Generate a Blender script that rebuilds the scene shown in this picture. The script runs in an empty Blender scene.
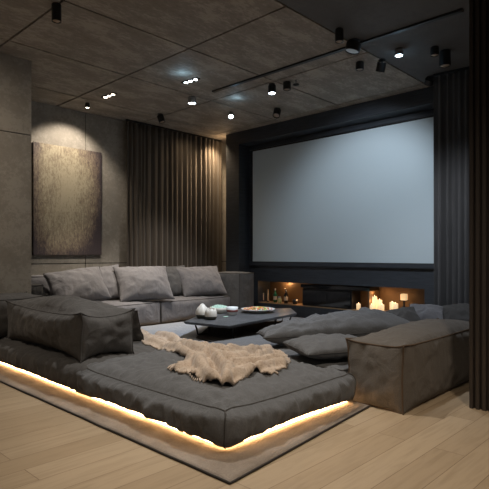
import bpy, bmesh, math, random
from mathutils import Vector, Matrix, noise, Euler
from mathutils.bvhtree import BVHTree

S = bpy.context.scene
COL = S.collection
PI = math.pi
R = math.radians

# ------------------------------------------------------------------ camera
H = 1.2                     # eye height
ZC = 3.6                    # ceiling height
F = 507.0                   # focal length in pixels of a 489 px frame
FW = Vector((.7223, .6916, 0)).normalized()
RT = Vector((FW.y, -FW.x, 0))
cam_d = bpy.data.cameras.new('camera')
cam = bpy.data.objects.new('camera', cam_d); COL.objects.link(cam)
cam_d.sensor_width = 36; cam_d.sensor_fit = 'HORIZONTAL'; cam_d.lens = F/489*36
cam_d.shift_y = 10.5/489
cam_d.clip_start = .02
cam.location = (0, 0, H)
cam.rotation_euler = (PI/2, 0, math.atan2(-FW.x, FW.y))
S.camera = cam

# ------------------------------------------------------------------ world, exposure, lamps
S.view_settings.view_transform = 'Standard'
S.view_settings.look = 'None'
S.view_settings.gamma = 1
S.view_settings.use_curve_mapping = False
S.view_settings.exposure = 0.2
W = bpy.data.worlds.new('world'); S.world = W; W.use_nodes = True
bg = W.node_tree.nodes['Background']
bg.inputs[0].default_value = (1.0, .93, .86, 1)
bg.inputs[1].default_value = .07

def spot(name, loc, target, power, color, angle=70, blend=.8, radius=.05):
    l = bpy.data.lights.new(name, 'SPOT'); l.energy = power; l.color = color
    l.spot_size = R(angle); l.spot_blend = blend; l.shadow_soft_size = radius
    o = bpy.data.objects.new(name, l); COL.objects.link(o)
    o.location = loc
    o.rotation_euler = (Vector(target)-Vector(loc)).to_track_quat('-Z', 'Y').to_euler()
    return o

WARM = (1.0, .76, .50)
SOFTW = (1.0, .85, .68)
COOL = (.66, .83, 1.0)
# downlights over the front of the room, on the ceiling above and behind the photographer
spot('downlight_lamp', (1.2, .9, 3.5), (2.0, 1.5, 0), 125, SOFTW, 95, .9, .15)
spot('downlight_lamp', (2.3, .1, 3.5), (2.9, 1.2, 0), 150, SOFTW, 95, .9, .15)
spot('downlight_lamp', (.4, 3.2, 3.5), (1.0, 3.4, 0), 40, SOFTW, 95, .9, .15)
spot('added_wall_lamp', (.6, 4.6, 3.5), (1.6, 6.25, 1.6), 115, SOFTW, 100, .9, .10)  # unseen lamp added to lighten the near left wall
spot('added_seat_lamp', (2.9, 3.2, 3.5), (2.8, 3.0, 0), 260, (1.0, .96, .90), 75, .9, .05)  # overhead key lamps added for the seats, without fittings
spot('added_seat_lamp', (3.0, 5.2, 3.5), (2.6, 4.9, 0), 130, (1.0, .95, .88), 60, .9, .05)
# picture light on the painting, wall washer on the curtain's far end
spot('picture_lamp', (4.0, 7.2, 3.46), (3.95, 7.85, 2.3), 62, (1.0, .86, .70), 105, .55, .04)
spot('curtain_lamp', (7.0, 7.40, 3.52), (7.05, 7.75, 1.9), 120, (1.0, .72, .44), 120, 1, .05)
spot('curtain_lamp', (6.3, 7.2, 3.52), (6.3, 7.7, 1.9), 12, (1.0, .76, .5), 140, 1, .05)
# over the back sofa
spot('sofa_lamp', (4.3, 6.3, 3.5), (4.1, 6.9, .4), 270, (1.0, .88, .74), 62, .9, .06)
spot('sofa_lamp', (5.6, 5.9, 3.5), (5.7, 6.9, .4), 230, (1.0, .93, .86), 66, .9, .06)
# cool accents over the pit and the screen
spot('pit_lamp', (4.9, 4.1, 3.5), (4.8, 4.6, .2), 430, (.80, .88, 1.0), 75, .9, .06)
spot('screen_lamp', (5.2, 3.55, 3.42), (7.35, 4.25, 1.9), 130, (.78, .89, 1.0), 80, .75, .06)
spot('added_right_lamp', (4.9, 2.5, 3.42), (5.8, 2.45, .6), 150, (.86, .92, 1.0), 100, .9, .06)  # lamp added to lighten the charcoal curtain and right-hand cushions

# ------------------------------------------------------------------ helpers
def G(px, py, z):
    """point of the photograph's pixel at height z"""
    D = (H-z)*F/(py-255.0)
    p = D*(FW+RT*((px-244.5)/F)); return Vector((p.x, p.y, z))
def Q(px, py, D):
    p = D*(FW+RT*((px-244.5)/F)); return Vector((p.x, p.y, H-D*(py-255.0)/F))
XP = 7.35                   # face of the black screen wall
def YP(px, X=XP):
    u = (px-244.5)/F
    return X*(FW.y+RT.y*u)/(FW.x+RT.x*u)

def link(name, me, mat=None, parent=None, smooth=False):
    if isinstance(me, bmesh.types.BMesh):
        m = bpy.data.meshes.new(name); me.to_mesh(m); me.free(); me = m
    o = bpy.data.objects.new(name, me); COL.objects.link(o)
    if mat: me.materials.append(mat)
    if parent: o.parent = parent
    if smooth:
        for p in me.polygons: p.use_smooth = True
    return o
def tag(o, label=None, cat=None, group=None, kind=None):
    if label: o['label'] = label
    if cat: o['category'] = cat
    if group: o['group'] = group
    if kind: o['kind'] = kind
    return o
def empty(name, loc=(0, 0, 0), rz=0, label=None, cat=None, group=None):
    o = bpy.data.objects.new(name, None); COL.objects.link(o)
    o.empty_display_size = .1
    o.location = loc; o.rotation_euler = (0, 0, rz)
    return tag(o, label, cat, group)
def children(o): return [c for c in bpy.data.objects if c.parent == o]
def copy_tree(o, parent=None):
    c = o.copy(); COL.objects.link(c)
    if parent: c.parent = parent
    for ch in children(o): copy_tree(ch, c)
    return c
def box(bm, lo, hi, bevel=0):
    r = bmesh.ops.create_cube(bm, size=1)
    lo, hi = Vector(lo), Vector(hi)
    for v in r['verts']:
        v.co = Vector(((lo[i]+hi[i])/2+(v.co[i])*(hi[i]-lo[i]) for i in range(3)))
    if bevel:
        es = list({e for v in r['verts'] for e in v.link_edges})
        bmesh.ops.bevel(bm, geom=es, offset=bevel, segments=2, affect='EDGES', clamp_overlap=True)
def tube(bm, pts, rad, seg=8, closed=False):
    pts = [Vector(p) for p in pts]; n = len(pts); rings = []
    for i, p in enumerate(pts):
        a = pts[i-1] if (i or closed) else p
        b = pts[(i+1) % n] if (i < n-1 or closed) else p
        t = (b-a).normalized()
        ref = Vector((0, 0, 1)) if abs(t.z) < .9 else Vector((1, 0, 0))
        u = t.cross(ref).normalized(); v = t.cross(u)
        rr = rad(i/(n-1)) if callable(rad) else rad
        rings.append([bm.verts.new(p+(u*math.cos(k*2*PI/seg)+v*math.sin(k*2*PI/seg))*rr) for k in range(seg)])
    for i in range(n if closed else n-1):
        A, B = rings[i], rings[(i+1) % n]
        for k in range(seg): bm.faces.new((A[k], A[(k+1) % seg], B[(k+1) % seg], B[k]))
    if not closed:
        bm.faces.new(rings[0][::-1]); bm.faces.new(rings[-1])
def lathe(bm, prof, seg=24, c=(0, 0, 0)):
    c = Vector(c); rings = []
    for r, z in prof:
        if r < 1e-5: rings.append([bm.verts.new(c+Vector((0, 0, z)))])
        else: rings.append([bm.verts.new(c+Vector((r*math.cos(k*2*PI/seg), r*math.sin(k*2*PI/seg), z))) for k in range(seg)])
    for A, B in zip(rings, rings[1:]):
        for k in range(seg):
            k2 = (k+1) % seg
            if len(A) == 1 and len(B) == 1: continue
            if len(A) == 1: bm.faces.new((A[0], B[k2], B[k]))
            elif len(B) == 1: bm.faces.new((A[k], A[k2], B[0]))
            else: bm.faces.new((A[k], A[k2], B[k2], B[k]))
    bmesh.ops.recalc_face_normals(bm, faces=bm.faces)

# ------------------------------------------------------------------ materials
def newmat(name):
    m = bpy.data.materials.new(name); m.use_nodes = True
    nt = m.node_tree; return m, nt, nt.nodes['Principled BSDF']
def flat(name, col, rough=.6, metal=0, spec=.5, coat=0):
    m, nt, b = newmat(name)
    b.inputs['Base Color'].default_value = (*col, 1); b.inputs['Roughness'].default_value = rough
    b.inputs['Metallic'].default_value = metal; b.inputs['Specular IOR Level'].default_value = spec
    b.inputs['Coat Weight'].default_value = coat
    return m
def emis(name, col, s, base=(.8, .8, .8)):
    m, nt, b = newmat(name)
    b.inputs['Base Color'].default_value = (*base, 1)
    b.inputs['Emission Color'].default_value = (*col, 1); b.inputs['Emission Strength'].default_value = s
    return m
def nodes_noise(nt, scale, detail=4, stretch=(1, 1, 1), rough=.6, coord='Object', rot=(0, 0, 0)):
    tc = nt.nodes.new('ShaderNodeTexCoord'); mp = nt.nodes.new('ShaderNodeMapping')
    mp.inputs['Scale'].default_value = stretch; mp.inputs['Rotation'].default_value = rot
    n = nt.nodes.new('ShaderNodeTexNoise'); n.inputs['Scale'].default_value = scale
    n.inputs['Detail'].default_value = detail; n.inputs['Roughness'].default_value = rough
    nt.links.new(tc.outputs[coord], mp.inputs[0]); nt.links.new(mp.outputs[0], n.inputs['Vector'])
    return n
def ramp(nt, src, stops):
    r = nt.nodes.new('ShaderNodeValToRGB')
    while len(r.color_ramp.elements) < len(stops): r.color_ramp.elements.new(.5)
    for e, (p, c) in zip(r.color_ramp.elements, stops):
        e.position = p; e.color = (*c, 1)
    nt.links.new(src, r.inputs[0]); return r
def bump(nt, b, src, strength, dist=.01, prev=None):
    bp = nt.nodes.new('ShaderNodeBump'); bp.inputs['Strength'].default_value = strength
    bp.inputs['Distance'].default_value = dist
    nt.links.new(src, bp.inputs['Height'])
    if prev: nt.links.new(prev.outputs[0], bp.inputs['Normal'])
    nt.links.new(bp.outputs[0], b.inputs['Normal']); return bp
def linen(name, col, var=.22, crumple=.55):
    m, nt, b = newmat(name)
    n = nodes_noise(nt, 130, 5, rough=.7)
    lo = [c*(1-var) for c in col]; hi = [c*(1+var) for c in col]
    r = ramp(nt, n.outputs[0], [(.3, lo), (.7, hi)])
    nt.links.new(r.outputs[0], b.inputs['Base Color'])
    b.inputs['Roughness'].default_value = .9; b.inputs['Specular IOR Level'].default_value = .15
    b.inputs['Sheen Weight'].default_value = .25; b.inputs['Sheen Roughness'].default_value = .6
    b.inputs['Sheen Tint'].default_value = (*[min(1, c*5) for c in col], 1)
    n2 = nodes_noise(nt, 6, 4, rough=.5); n2.inputs['Distortion'].default_value = 1.2
    p = bump(nt, b, n2.outputs[0], crumple, .03)
    n3 = nodes_noise(nt, 420, 2)
    bump(nt, b, n3.outputs[0], .35, .002, p)
    return m

M = {}
M['linen'] = linen('charcoal_linen', (.098, .099, .102))
M['linen_dark'] = linen('dark_charcoal_linen', (.074, .071, .069))
M['linen_brown'] = linen('brown_grey_linen', (.100, .089, .078))
M['linen_mid'] = linen('grey_linen', (.178, .175, .184))
M['linen_light'] = linen('pale_grey_linen', (.26, .275, .30), .12)
M['piping'] = linen('dark_seam_fabric', (.052, .049, .047), .1, .1)
M['piping_brown'] = linen('brown_seam_fabric', (.075, .052, .035), .1, .1)

def concrete(name, lo, hi, sc=1.0, stretch=(1, 1, 1), bstr=.3):
    m, nt, b = newmat(name)
    n1 = nodes_noise(nt, 1.2*sc, 8, stretch, .65); n2 = nodes_noise(nt, 9*sc, 8, stretch, .75)
    mx = nt.nodes.new('ShaderNodeMath'); mx.operation = 'ADD'
    h = nt.nodes.new('ShaderNodeMath'); h.operation = 'MULTIPLY'; h.inputs[1].default_value = .8
    nt.links.new(n2.outputs[0], h.inputs[0])
    nt.links.new(n1.outputs[0], mx.inputs[0]); nt.links.new(h.outputs[0], mx.inputs[1])
    r = ramp(nt, mx.outputs[0], [(.55, lo), (.9, tuple((a+c)/2 for a, c in zip(lo, hi))), (1.0, hi)])
    nt.links.new(r.outputs[0], b.inputs['Base Color'])
    b.inputs['Roughness'].default_value = .75; b.inputs['Specular IOR Level'].default_value = .3
    bump(nt, b, n2.outputs[0], bstr, .01)
    return m
M['concrete'] = concrete('board_concrete', (.18, .160, .136), (.40, .355, .305), 1.6, (1, 2.2, 1), .5)
M['plaster_dark'] = concrete('dark_plaster', (.10, .10, .10), (.13, .13, .13), 1, (1, 1, 1), .05)
M['wall'] = concrete('grey_wall_plaster', (.24, .22, .19), (.36, .335, .295), 2.5, (1, 1, 1), .25)
M['joint'] = flat('dark_joint', (.015, .014, .013), .9)

def planks():
    m, nt, b = newmat('oak_planks')
    tc = nt.nodes.new('ShaderNodeTexCoord')
    br = nt.nodes.new('ShaderNodeTexBrick')
    br.offset = .37; br.inputs['Scale'].default_value = 1
    br.inputs['Brick Width'].default_value = 1.9; br.inputs['Row Height'].default_value = .19
    br.inputs['Mortar Size'].default_value = .0018; br.inputs['Mortar Smooth'].default_value = .1
    br.inputs['Bias'].default_value = -.1
    br.inputs['Color1'].default_value = (.36, .27, .175, 1); br.inputs['Color2'].default_value = (.44, .34, .23, 1)
    br.inputs['Mortar'].default_value = (.16, .105, .06, 1)
    nt.links.new(tc.outputs['Object'], br.inputs['Vector'])
    # the grain shifts from plank to plank with the plank's own shade
    sep = nt.nodes.new('ShaderNodeSeparateColor'); nt.links.new(br.outputs[0], sep.inputs[0])
    add = nt.nodes.new('ShaderNodeVectorMath'); add.operation = 'ADD'
    cmb = nt.nodes.new('ShaderNodeCombineXYZ')
    ml = nt.nodes.new('ShaderNodeMath'); ml.operation = 'MULTIPLY'; ml.inputs[1].default_value = 60
    nt.links.new(sep.outputs[0], ml.inputs[0]); nt.links.new(ml.outputs[0], cmb.inputs[2])
    nt.links.new(tc.outputs['Object'], add.inputs[0]); nt.links.new(cmb.outputs[0], add.inputs[1])
    mp = nt.nodes.new('ShaderNodeMapping'); mp.inputs['Scale'].default_value = (1.2, 13, 1)
    nt.links.new(add.outputs[0], mp.inputs[0])
    n = nt.nodes.new('ShaderNodeTexNoise'); n.inputs['Scale'].default_value = 2.2; n.inputs['Detail'].default_value = 8
    n.inputs['Distortion'].default_value = .8
    nt.links.new(mp.outputs[0], n.inputs['Vector'])
    g = ramp(nt, n.outputs[0], [(.3, (.84, .83, .81)), (.55, (1, 1, 1)), (.8, (1.0, .99, .97))])
    mx = nt.nodes.new('ShaderNodeMix'); mx.data_type = 'RGBA'; mx.blend_type = 'MULTIPLY'; mx.inputs[0].default_value = 1
    nt.links.new(br.outputs[0], mx.inputs[6]); nt.links.new(g.outputs[0], mx.inputs[7])
    nt.links.new(mx.outputs[2], b.inputs['Base Color'])
    b.inputs['Roughness'].default_value = .48; b.inputs['Specular IOR Level'].default_value = .35
    bump(nt, b, br.outputs[1], -.25, .002)
    return m
M['floor'] = planks()

def blackwood():
    m, nt, b = newmat('black_stained_wood')
    n = nodes_noise(nt, 3, 8, (1, 1.2, 22), .65)
    r = ramp(nt, n.outputs[0], [(.3, (.022, .026, .033)), (.75, (.055, .063, .076))])
    nt.links.new(r.outputs[0], b.inputs['Base Color']); b.inputs['Roughness'].default_value = .45
    bump(nt, b, n.outputs[0], .3, .004)
    return m
M['blackwood'] = blackwood()
M['black'] = flat('matt_black_metal', (.012, .012, .013), .45)
M['black_gloss'] = flat('black_glass', (.006, .007, .008), .06, 0, .6)
M['slate'] = concrete('dark_slate', (.055, .056, .058), (.13, .13, .132), 4, (1, 1, 1), .35)
M['slate'].node_tree.nodes['Principled BSDF'].inputs['Roughness'].default_value = .42
M['screen'] = flat('matt_white_screen', (.55, .63, .67), .85, 0, .1)
M['bronze'] = flat('brushed_bronze_panel', (.20, .125, .07), .42, .35)
M['slat'] = flat('dark_brown_slat', (.030, .023, .019), .5)

def curtain_mat(name, c):
    m, nt, b = newmat(name)
    n = nodes_noise(nt, 30, 4, (1, 1, .05))
    r = ramp(nt, n.outputs[0], [(.3, tuple(x*.8 for x in c)), (.7, tuple(x*1.2 for x in c))])
    nt.links.new(r.outputs[0], b.inputs['Base Color']); b.inputs['Roughness'].default_value = .9
    b.inputs['Specular IOR Level'].default_value = .1
    b.inputs['Sheen Weight'].default_value = .2
    return m
M['curtain'] = curtain_mat('taupe_curtain', (.088, .074, .060))
M['curtain_dark'] = curtain_mat('charcoal_curtain', (.085, .084, .086))

def rug_mat():
    m, nt, b = newmat('wool_rug')
    n = nodes_noise(nt, 140, 4, (1, 1, 1), .8); n2 = nodes_noise(nt, 3, 4)
    mx = nt.nodes.new('ShaderNodeMath'); mx.operation = 'ADD'
    nt.links.new(n.outputs[0], mx.inputs[0]); nt.links.new(n2.outputs[0], mx.inputs[1])
    r = ramp(nt, mx.outputs[0], [(.35, (.17, .135, .105)), (.65, (.36, .31, .265))])
    mm = nt.nodes.new('ShaderNodeMath'); mm.operation = 'MULTIPLY'; mm.inputs[1].default_value = .5
    nt.links.new(mx.outputs[0], mm.inputs[0]); nt.links.new(mm.outputs[0], r.inputs[0])
    nt.links.new(r.outputs[0], b.inputs['Base Color']); b.inputs['Roughness'].default_value = .95
    b.inputs['Specular IOR Level'].default_value = .1
    bump(nt, b, n.outputs[0], .8, .008)
    return m
M['rug'] = rug_mat()

def knit_mat():
    m, nt, b = newmat('beige_knit')
    tc = nt.nodes.new('ShaderNodeTexCoord')
    v = nt.nodes.new('ShaderNodeTexVoronoi'); v.inputs['Scale'].default_value = 75
    nt.links.new(tc.outputs['Object'], v.inputs['Vector'])
    n = nodes_noise(nt, 14, 4)
    r = ramp(nt, n.outputs[0], [(.3, (.38, .295, .225)), (.7, (.49, .395, .31))])
    d = ramp(nt, v.outputs[0], [(.0, (1, 1, 1)), (.55, (.92, .92, .92)), (1, (.62, .58, .54))])
    mx = nt.nodes.new('ShaderNodeMix'); mx.data_type = 'RGBA'; mx.blend_type = 'MULTIPLY'; mx.inputs[0].default_value = 1
    nt.links.new(r.outputs[0], mx.inputs[6]); nt.links.new(d.outputs[0], mx.inputs[7])
    nt.links.new(mx.outputs[2], b.inputs['Base Color']); b.inputs['Roughness'].default_value = .95
    b.inputs['Specular IOR Level'].default_value = .1; b.inputs['Sheen Weight'].default_value = .2
    bump(nt, b, v.outputs[0], -.45, .004)
    return m
M['knit'] = knit_mat()

def painting_mat():
    m, nt, b = newmat('abstract_painting')
    tc = nt.nodes.new('ShaderNodeTexCoord')
    sp = nt.nodes.new('ShaderNodeSeparateXYZ'); nt.links.new(tc.outputs['Generated'], sp.inputs[0])
    def mth(op, a, bb=None):
        x = nt.nodes.new('ShaderNodeMath'); x.operation = op
        for i, q in enumerate((a, bb)):
            if q is None: continue
            if isinstance(q, (int, float)): x.inputs[i].default_value = q
            else: nt.links.new(q, x.inputs[i])
        return x.outputs[0]
    big = nodes_noise(nt, 2.0, 5, (1.6, 1, .7)); st = nodes_noise(nt, 14, 8, (3.0, 1, .5), .8)
    fine = nodes_noise(nt, 34, 6, (1.5, 1, .6), .8)
    # the painted pale patch, its edges broken up by brushwork
    dx = mth('MULTIPLY', mth('ABSOLUTE', mth('SUBTRACT', sp.outputs[0], .44)), 1.85)
    dz = mth('MULTIPLY', mth('ABSOLUTE', mth('SUBTRACT', sp.outputs[2], .62)), 1.5)
    d = mth('ADD', mth('POWER', dx, 2.6), mth('POWER', dz, 2.6))
    d = mth('ADD', d, mth('MULTIPLY', mth('SUBTRACT', big.outputs[0], .5), 1.3))
    d = mth('ADD', d, mth('MULTIPLY', mth('SUBTRACT', st.outputs[0], .5), .75))
    d = mth('ADD', d, mth('MULTIPLY', mth('SUBTRACT', fine.outputs[0], .5), 2.2))
    r = ramp(nt, d, [(0.0, (.52, .46, .33)), (.30, (.34, .285, .20)), (.62, (.19, .145, .115)), (1.0, (.065, .050, .056))])
    nt.links.new(r.outputs[0], b.inputs['Base Color']); b.inputs['Roughness'].default_value = .6
    bump(nt, b, fine.outputs[0], .6, .006)
    return m
M['painting'] = painting_mat()
M['canvas_edge'] = flat('dark_canvas_edge', (.03, .025, .022), .8)
M['led'] = emis('warm_led', (1.0, .57, .25), 25)
M['lamp_warm'] = emis('warm_lens', (1.0, .86, .66), 14)
M['lamp_cool'] = emis('cool_lens', (.78, .92, 1.0), 14)
M['lamp_dim'] = emis('dim_lens', (.8, .92, 1.0), .1, (.06, .06, .06))
M['lens_off'] = flat('unlit_lens', (.35, .27, .2), .25)
M['chrome'] = flat('brushed_steel', (.55, .56, .58), .25, 1)
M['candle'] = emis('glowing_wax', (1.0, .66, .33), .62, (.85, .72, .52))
M['flame'] = emis('candle_flame', (1.0, .74, .40), 4)
M['ceramic'] = flat('cream_ceramic', (.80, .74, .64), .4)
M['ceramic_dark'] = flat('olive_black_glaze', (.05, .048, .03), .35)
M['mint'] = flat('mint_sweets', (.50, .70, .58), .6)
M['white_china'] = flat('white_china', (.82, .83, .80), .25)
M['red_band'] = flat('dark_red_band', (.13, .035, .03), .4)
M['green_glass'] = flat('green_bottle_glass', (.015, .12, .05), .1, 0, .6)
M['dark_glass'] = flat('dark_bottle_glass', (.02, .018, .017), .1, 0, .6)
M['label'] = flat('bottle_paper_label', (.55, .42, .28), .7)
M['foil'] = flat('silver_foil_cap', (.45, .46, .48), .35, .8)
M['oak'] = flat('warm_oak_shelf', (.36, .22, .11), .5)
M['plinth'] = flat('dark_plinth', (.05, .04, .032), .7)

# ------------------------------------------------------------------ setting
bm = bmesh.new(); box(bm, (-3, -3, -.06), (9, 9, 0))
tag(link('floor', bm, M['floor']), kind='structure')

# concrete slabs with open joints, dark backing above
bm = bmesh.new()
xs = [-3.9, -2.35, -.8, .74, 2.27, 3.81, 5.34, 6.87, 8.4]
ys = [3.09, 4.54, 5.83, 7.15, 8.5]
g = .012
for i in range(len(xs)-1):
    for j in range(len(ys)-1):
        box(bm, (xs[i]+g, ys[j]+g, ZC), (xs[i+1]-g, ys[j+1]-g, ZC+.05))
o = tag(link('ceiling', bm, M['concrete']), kind='structure')
bm = bmesh.new(); box(bm, (-3.9, 3.0, ZC+.05), (8.6, 8.6, ZC+.12))
tag(link('ceiling_backing', bm, M['joint']), kind='structure')
bm = bmesh.new(); box(bm, (-3.9, -3, ZC), (8.6, 3.08, ZC+.12))
tag(link('ceiling_plaster', bm, M['plaster_dark']), kind='structure')

def panel_wall(name, axis, pos, a0, a1, acuts, zcuts, mat, depth=.15, g=.006):
    """wall of flat panels; axis 'Y': face at y=pos looking to -Y, 'X': face at x=pos looking to -X"""
    bm = bmesh.new(); bb = bmesh.new()
    A = [a0]+acuts+[a1]; Z = [0]+zcuts+[ZC]
    for i in range(len(A)-1):
        for j in range(len(Z)-1):
            lo = (A[i]+(g if i else 0), pos, Z[j]+(g if j else 0)); hi = (A[i+1]-(g if i < len(A)-2 else 0), pos+.03, Z[j+1]-(g if j < len(Z)-2 else 0))
            if axis == 'X': lo = (lo[1], lo[0], lo[2]); hi = (hi[1], hi[0], hi[2])
            box(bm, lo, hi)
    lo, hi = (a0, pos+.03, 0), (a1, pos+depth, ZC)
    if axis == 'X': lo = (lo[1], lo[0], lo[2]); hi = (hi[1], hi[0], hi[2])
    box(bb, lo, hi)
    w = tag(link(name, bm, mat), kind='structure')
    link('joint_backing', bb, M['joint'], w)
    return w
WY = 7.85
panel_wall('wall_left', 'Y', WY, 2.6, 8.0, [4.32], [1.06, ], M['wall'])
PY = 6.25
o = panel_wall('wall_left_near', 'Y', PY, -3, 2.71, [.9], [2.68], M['wall'], 1.6)

# black screen wall with a long niche
zn0, zn1 = .27, .69
yl, yr = YP(258), YP(424.5)          # niche ends (left, right)
Y0, Y1 = 1.0, 7.26
bm = bmesh.new()
box(bm, (XP, Y0, zn1), (XP+.5, Y1, ZC))
box(bm, (XP, Y0, 0), (XP+.5, Y1, zn0))
box(bm, (XP, yl, zn0), (XP+.5, Y1, zn1))
box(bm, (XP, Y0, zn0), (XP+.5, yr, zn1))
w = tag(link('wall_right', bm, M['blackwood']), kind='structure')
bm = bmesh.new(); box(bm, (XP+.36, yr, zn0), (XP+.4, yl, zn1))
link('niche_back', bm, M['bronze'], w)
bm = bmesh.new(); box(bm, (XP+.01, yr+.002, zn0), (XP+.36, yl-.002, zn0+.012))
link('niche_shelf', bm, M['oak'], w)
bm = bmesh.new()                                       # raised surround of the screen
for lo, hi in (((XP-.05, YP(440), 1.0), (XP, YP(250.5), 1.062)), ((XP-.05, YP(440), 3.262), (XP, YP(250.5), 3.30))):
    box(bm, lo, hi)
tag(link('trim_1', bm, M['blackwood']), kind='structure')
bm = bmesh.new()                                       # deep jamb and head round the screen
box(bm, (XP-.30, YP(249.5), 0), (XP-.0005, Y1, ZC-.001)); box(bm, (XP-.30, Y0, 3.36), (XP-.0005, YP(249.5), ZC-.001))
tag(link('trim_2', bm, M['blackwood']), kind='structure')

# wall of dark vertical slats, right
bm = bmesh.new()
sx0 = 4.09
box(bm, (sx0+.03, -1.2, 0), (sx0+.2, 1.478, ZC))
y = 1.478
while y > -1.2:
    box(bm, (sx0, y-.030, 0), (sx0+.03, y, ZC), .004); y -= .048
tag(link('wall_near_right', bm, M['slat']), kind='structure')

# ceiling slot (track), black
bm = bmesh.new(); box(bm, (5.015, 1.88, ZC-.022), (5.065, 5.46, ZC-.001))
tag(link('ceiling_track', bm, M['black']), 'long thin black light track running across the ceiling', 'track')

# ------------------------------------------------------------------ curtains
def curtain(name, p0, p1, z0, z1, mat, pitch, amp, seed, label, rail_label=None):
    p0, p1 = Vector(p0), Vector(p1); L = (p1-p0).length; t = (p1-p0).normalized()
    nrm = Vector((t.y, -t.x, 0))
    rnd = random.Random(seed)
    root = empty(name, (p0.x, p0.y, z0), 0, label, 'curtain')
    bm = bmesh.new(); n = int(L/.012); nz = 24; rows = []
    ph = [0]; am = []; left = 0
    for i in range(n+1):
        if left <= 0:
            pt = pitch*rnd.uniform(.55, 1.5); a_ = rnd.uniform(.45, 1.25)*min(1.2, pt/pitch+.2); left = pt; 
        am.append(a_); left -= L/n
        ph.append(ph[-1]+2*PI*(L/n)/pt)
    am = [sum(am[max(0, i-4):i+5])/len(am[max(0, i-4):i+5]) for i in range(n+1)]
    for k in range(nz+1):
        f = k/nz; row = []
        for i in range(n+1):
            s = i/n*L
            a = amp*am[i]*(.75+.35*f+.5*noise.noise(Vector((s*1.7, f*1.2, seed+5))))
            dph = .5*noise.noise(Vector((s*.8, f*2.0, seed+9)))*(f)
            d = a*math.sin(ph[i]+dph)+.35*a*math.sin(2*ph[i]+1+dph)
            q = t*(s+.012*f*math.cos(ph[i]))+nrm*d
            row.append(bm.verts.new(Vector((q.x, q.y, (z1-z0)*(1-f)))))
        rows.append(row)
    for a, b in zip(rows, rows[1:]):
        for i in range(n): bm.faces.new((a[i], a[i+1], b[i+1], b[i]))
    c = link('fabric', bm, mat, root, True)
    md = c.modifiers.new('thick', 'SOLIDIFY'); md.thickness = .004
    bm = bmesh.new()
    q0 = Vector((0, 0, z1-z0+.008)); q1 = t*L+q0
    a = nrm*.02
    vs = [q0-a, q1-a, q1+a, q0+a]
    bot = [bm.verts.new(v) for v in vs]; top = [bm.verts.new(v+Vector((0, 0, .022))) for v in vs]
    bm.faces.new(bot[::-1]); bm.faces.new(top)
    for i in range(4): bm.faces.new((bot[i], bot[(i+1) % 4], top[(i+1) % 4], top[i]))
    link('rail', bm, M['black'], root)
    return root
curtain('curtain', (5.02, 7.70, 0), (7.33, 7.70, 0), .01, ZC-.03, M['curtain'], .105, .036, 3,
        'taupe brown full height curtain hanging behind the back sofa')
curtain('curtain', (6.70, 1.7, 0), (6.60, 2.84, 0), .01, ZC-.035, M['curtain_dark'], .115, .045, 8,
        'charcoal full height curtain hanging at the right edge of the projection screen')

# ------------------------------------------------------------------ screen, painting
sr = empty('projection_screen', (XP, 0, 0), 0, 'large pale blank projection screen mounted on the black wall', 'screen')
sy0, sy1, sz0, sz1 = YP(437.5), YP(253.8), 1.075, 3.235
bm = bmesh.new(); box(bm, (-.03, sy0, sz0), (-.002, sy1, sz1))
link('screen_surface', bm, M['screen'], sr)
bm = bmesh.new(); t = .025
for lo, hi in (((-.036, sy0-t, sz0-t), (0, sy1+t, sz0)), ((-.036, sy0-t, sz1), (0, sy1+t, sz1+t)), ((-.036, sy0-t, sz0), (0, sy0, sz1)), ((-.036, sy1, sz0), (0, sy1+t, sz1))):
    box(bm, lo, hi)
link('screen_frame', bm, M['black'], sr)

pr = empty('painting', (4.0, WY, 1.2), 0, 'large unframed abstract canvas in gold and brown on the grey wall', 'painting')
bm = bmesh.new(); box(bm, (-.585, -.045, 0), (.60, -.003, 1.76), .004)
link('canvas', bm, M['painting'], pr)
bm = bmesh.new(); box(bm, (-.56, -.006, .03), (.58, 0, 1.73))
link('stretcher', bm, M['canvas_edge'], pr)

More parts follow.
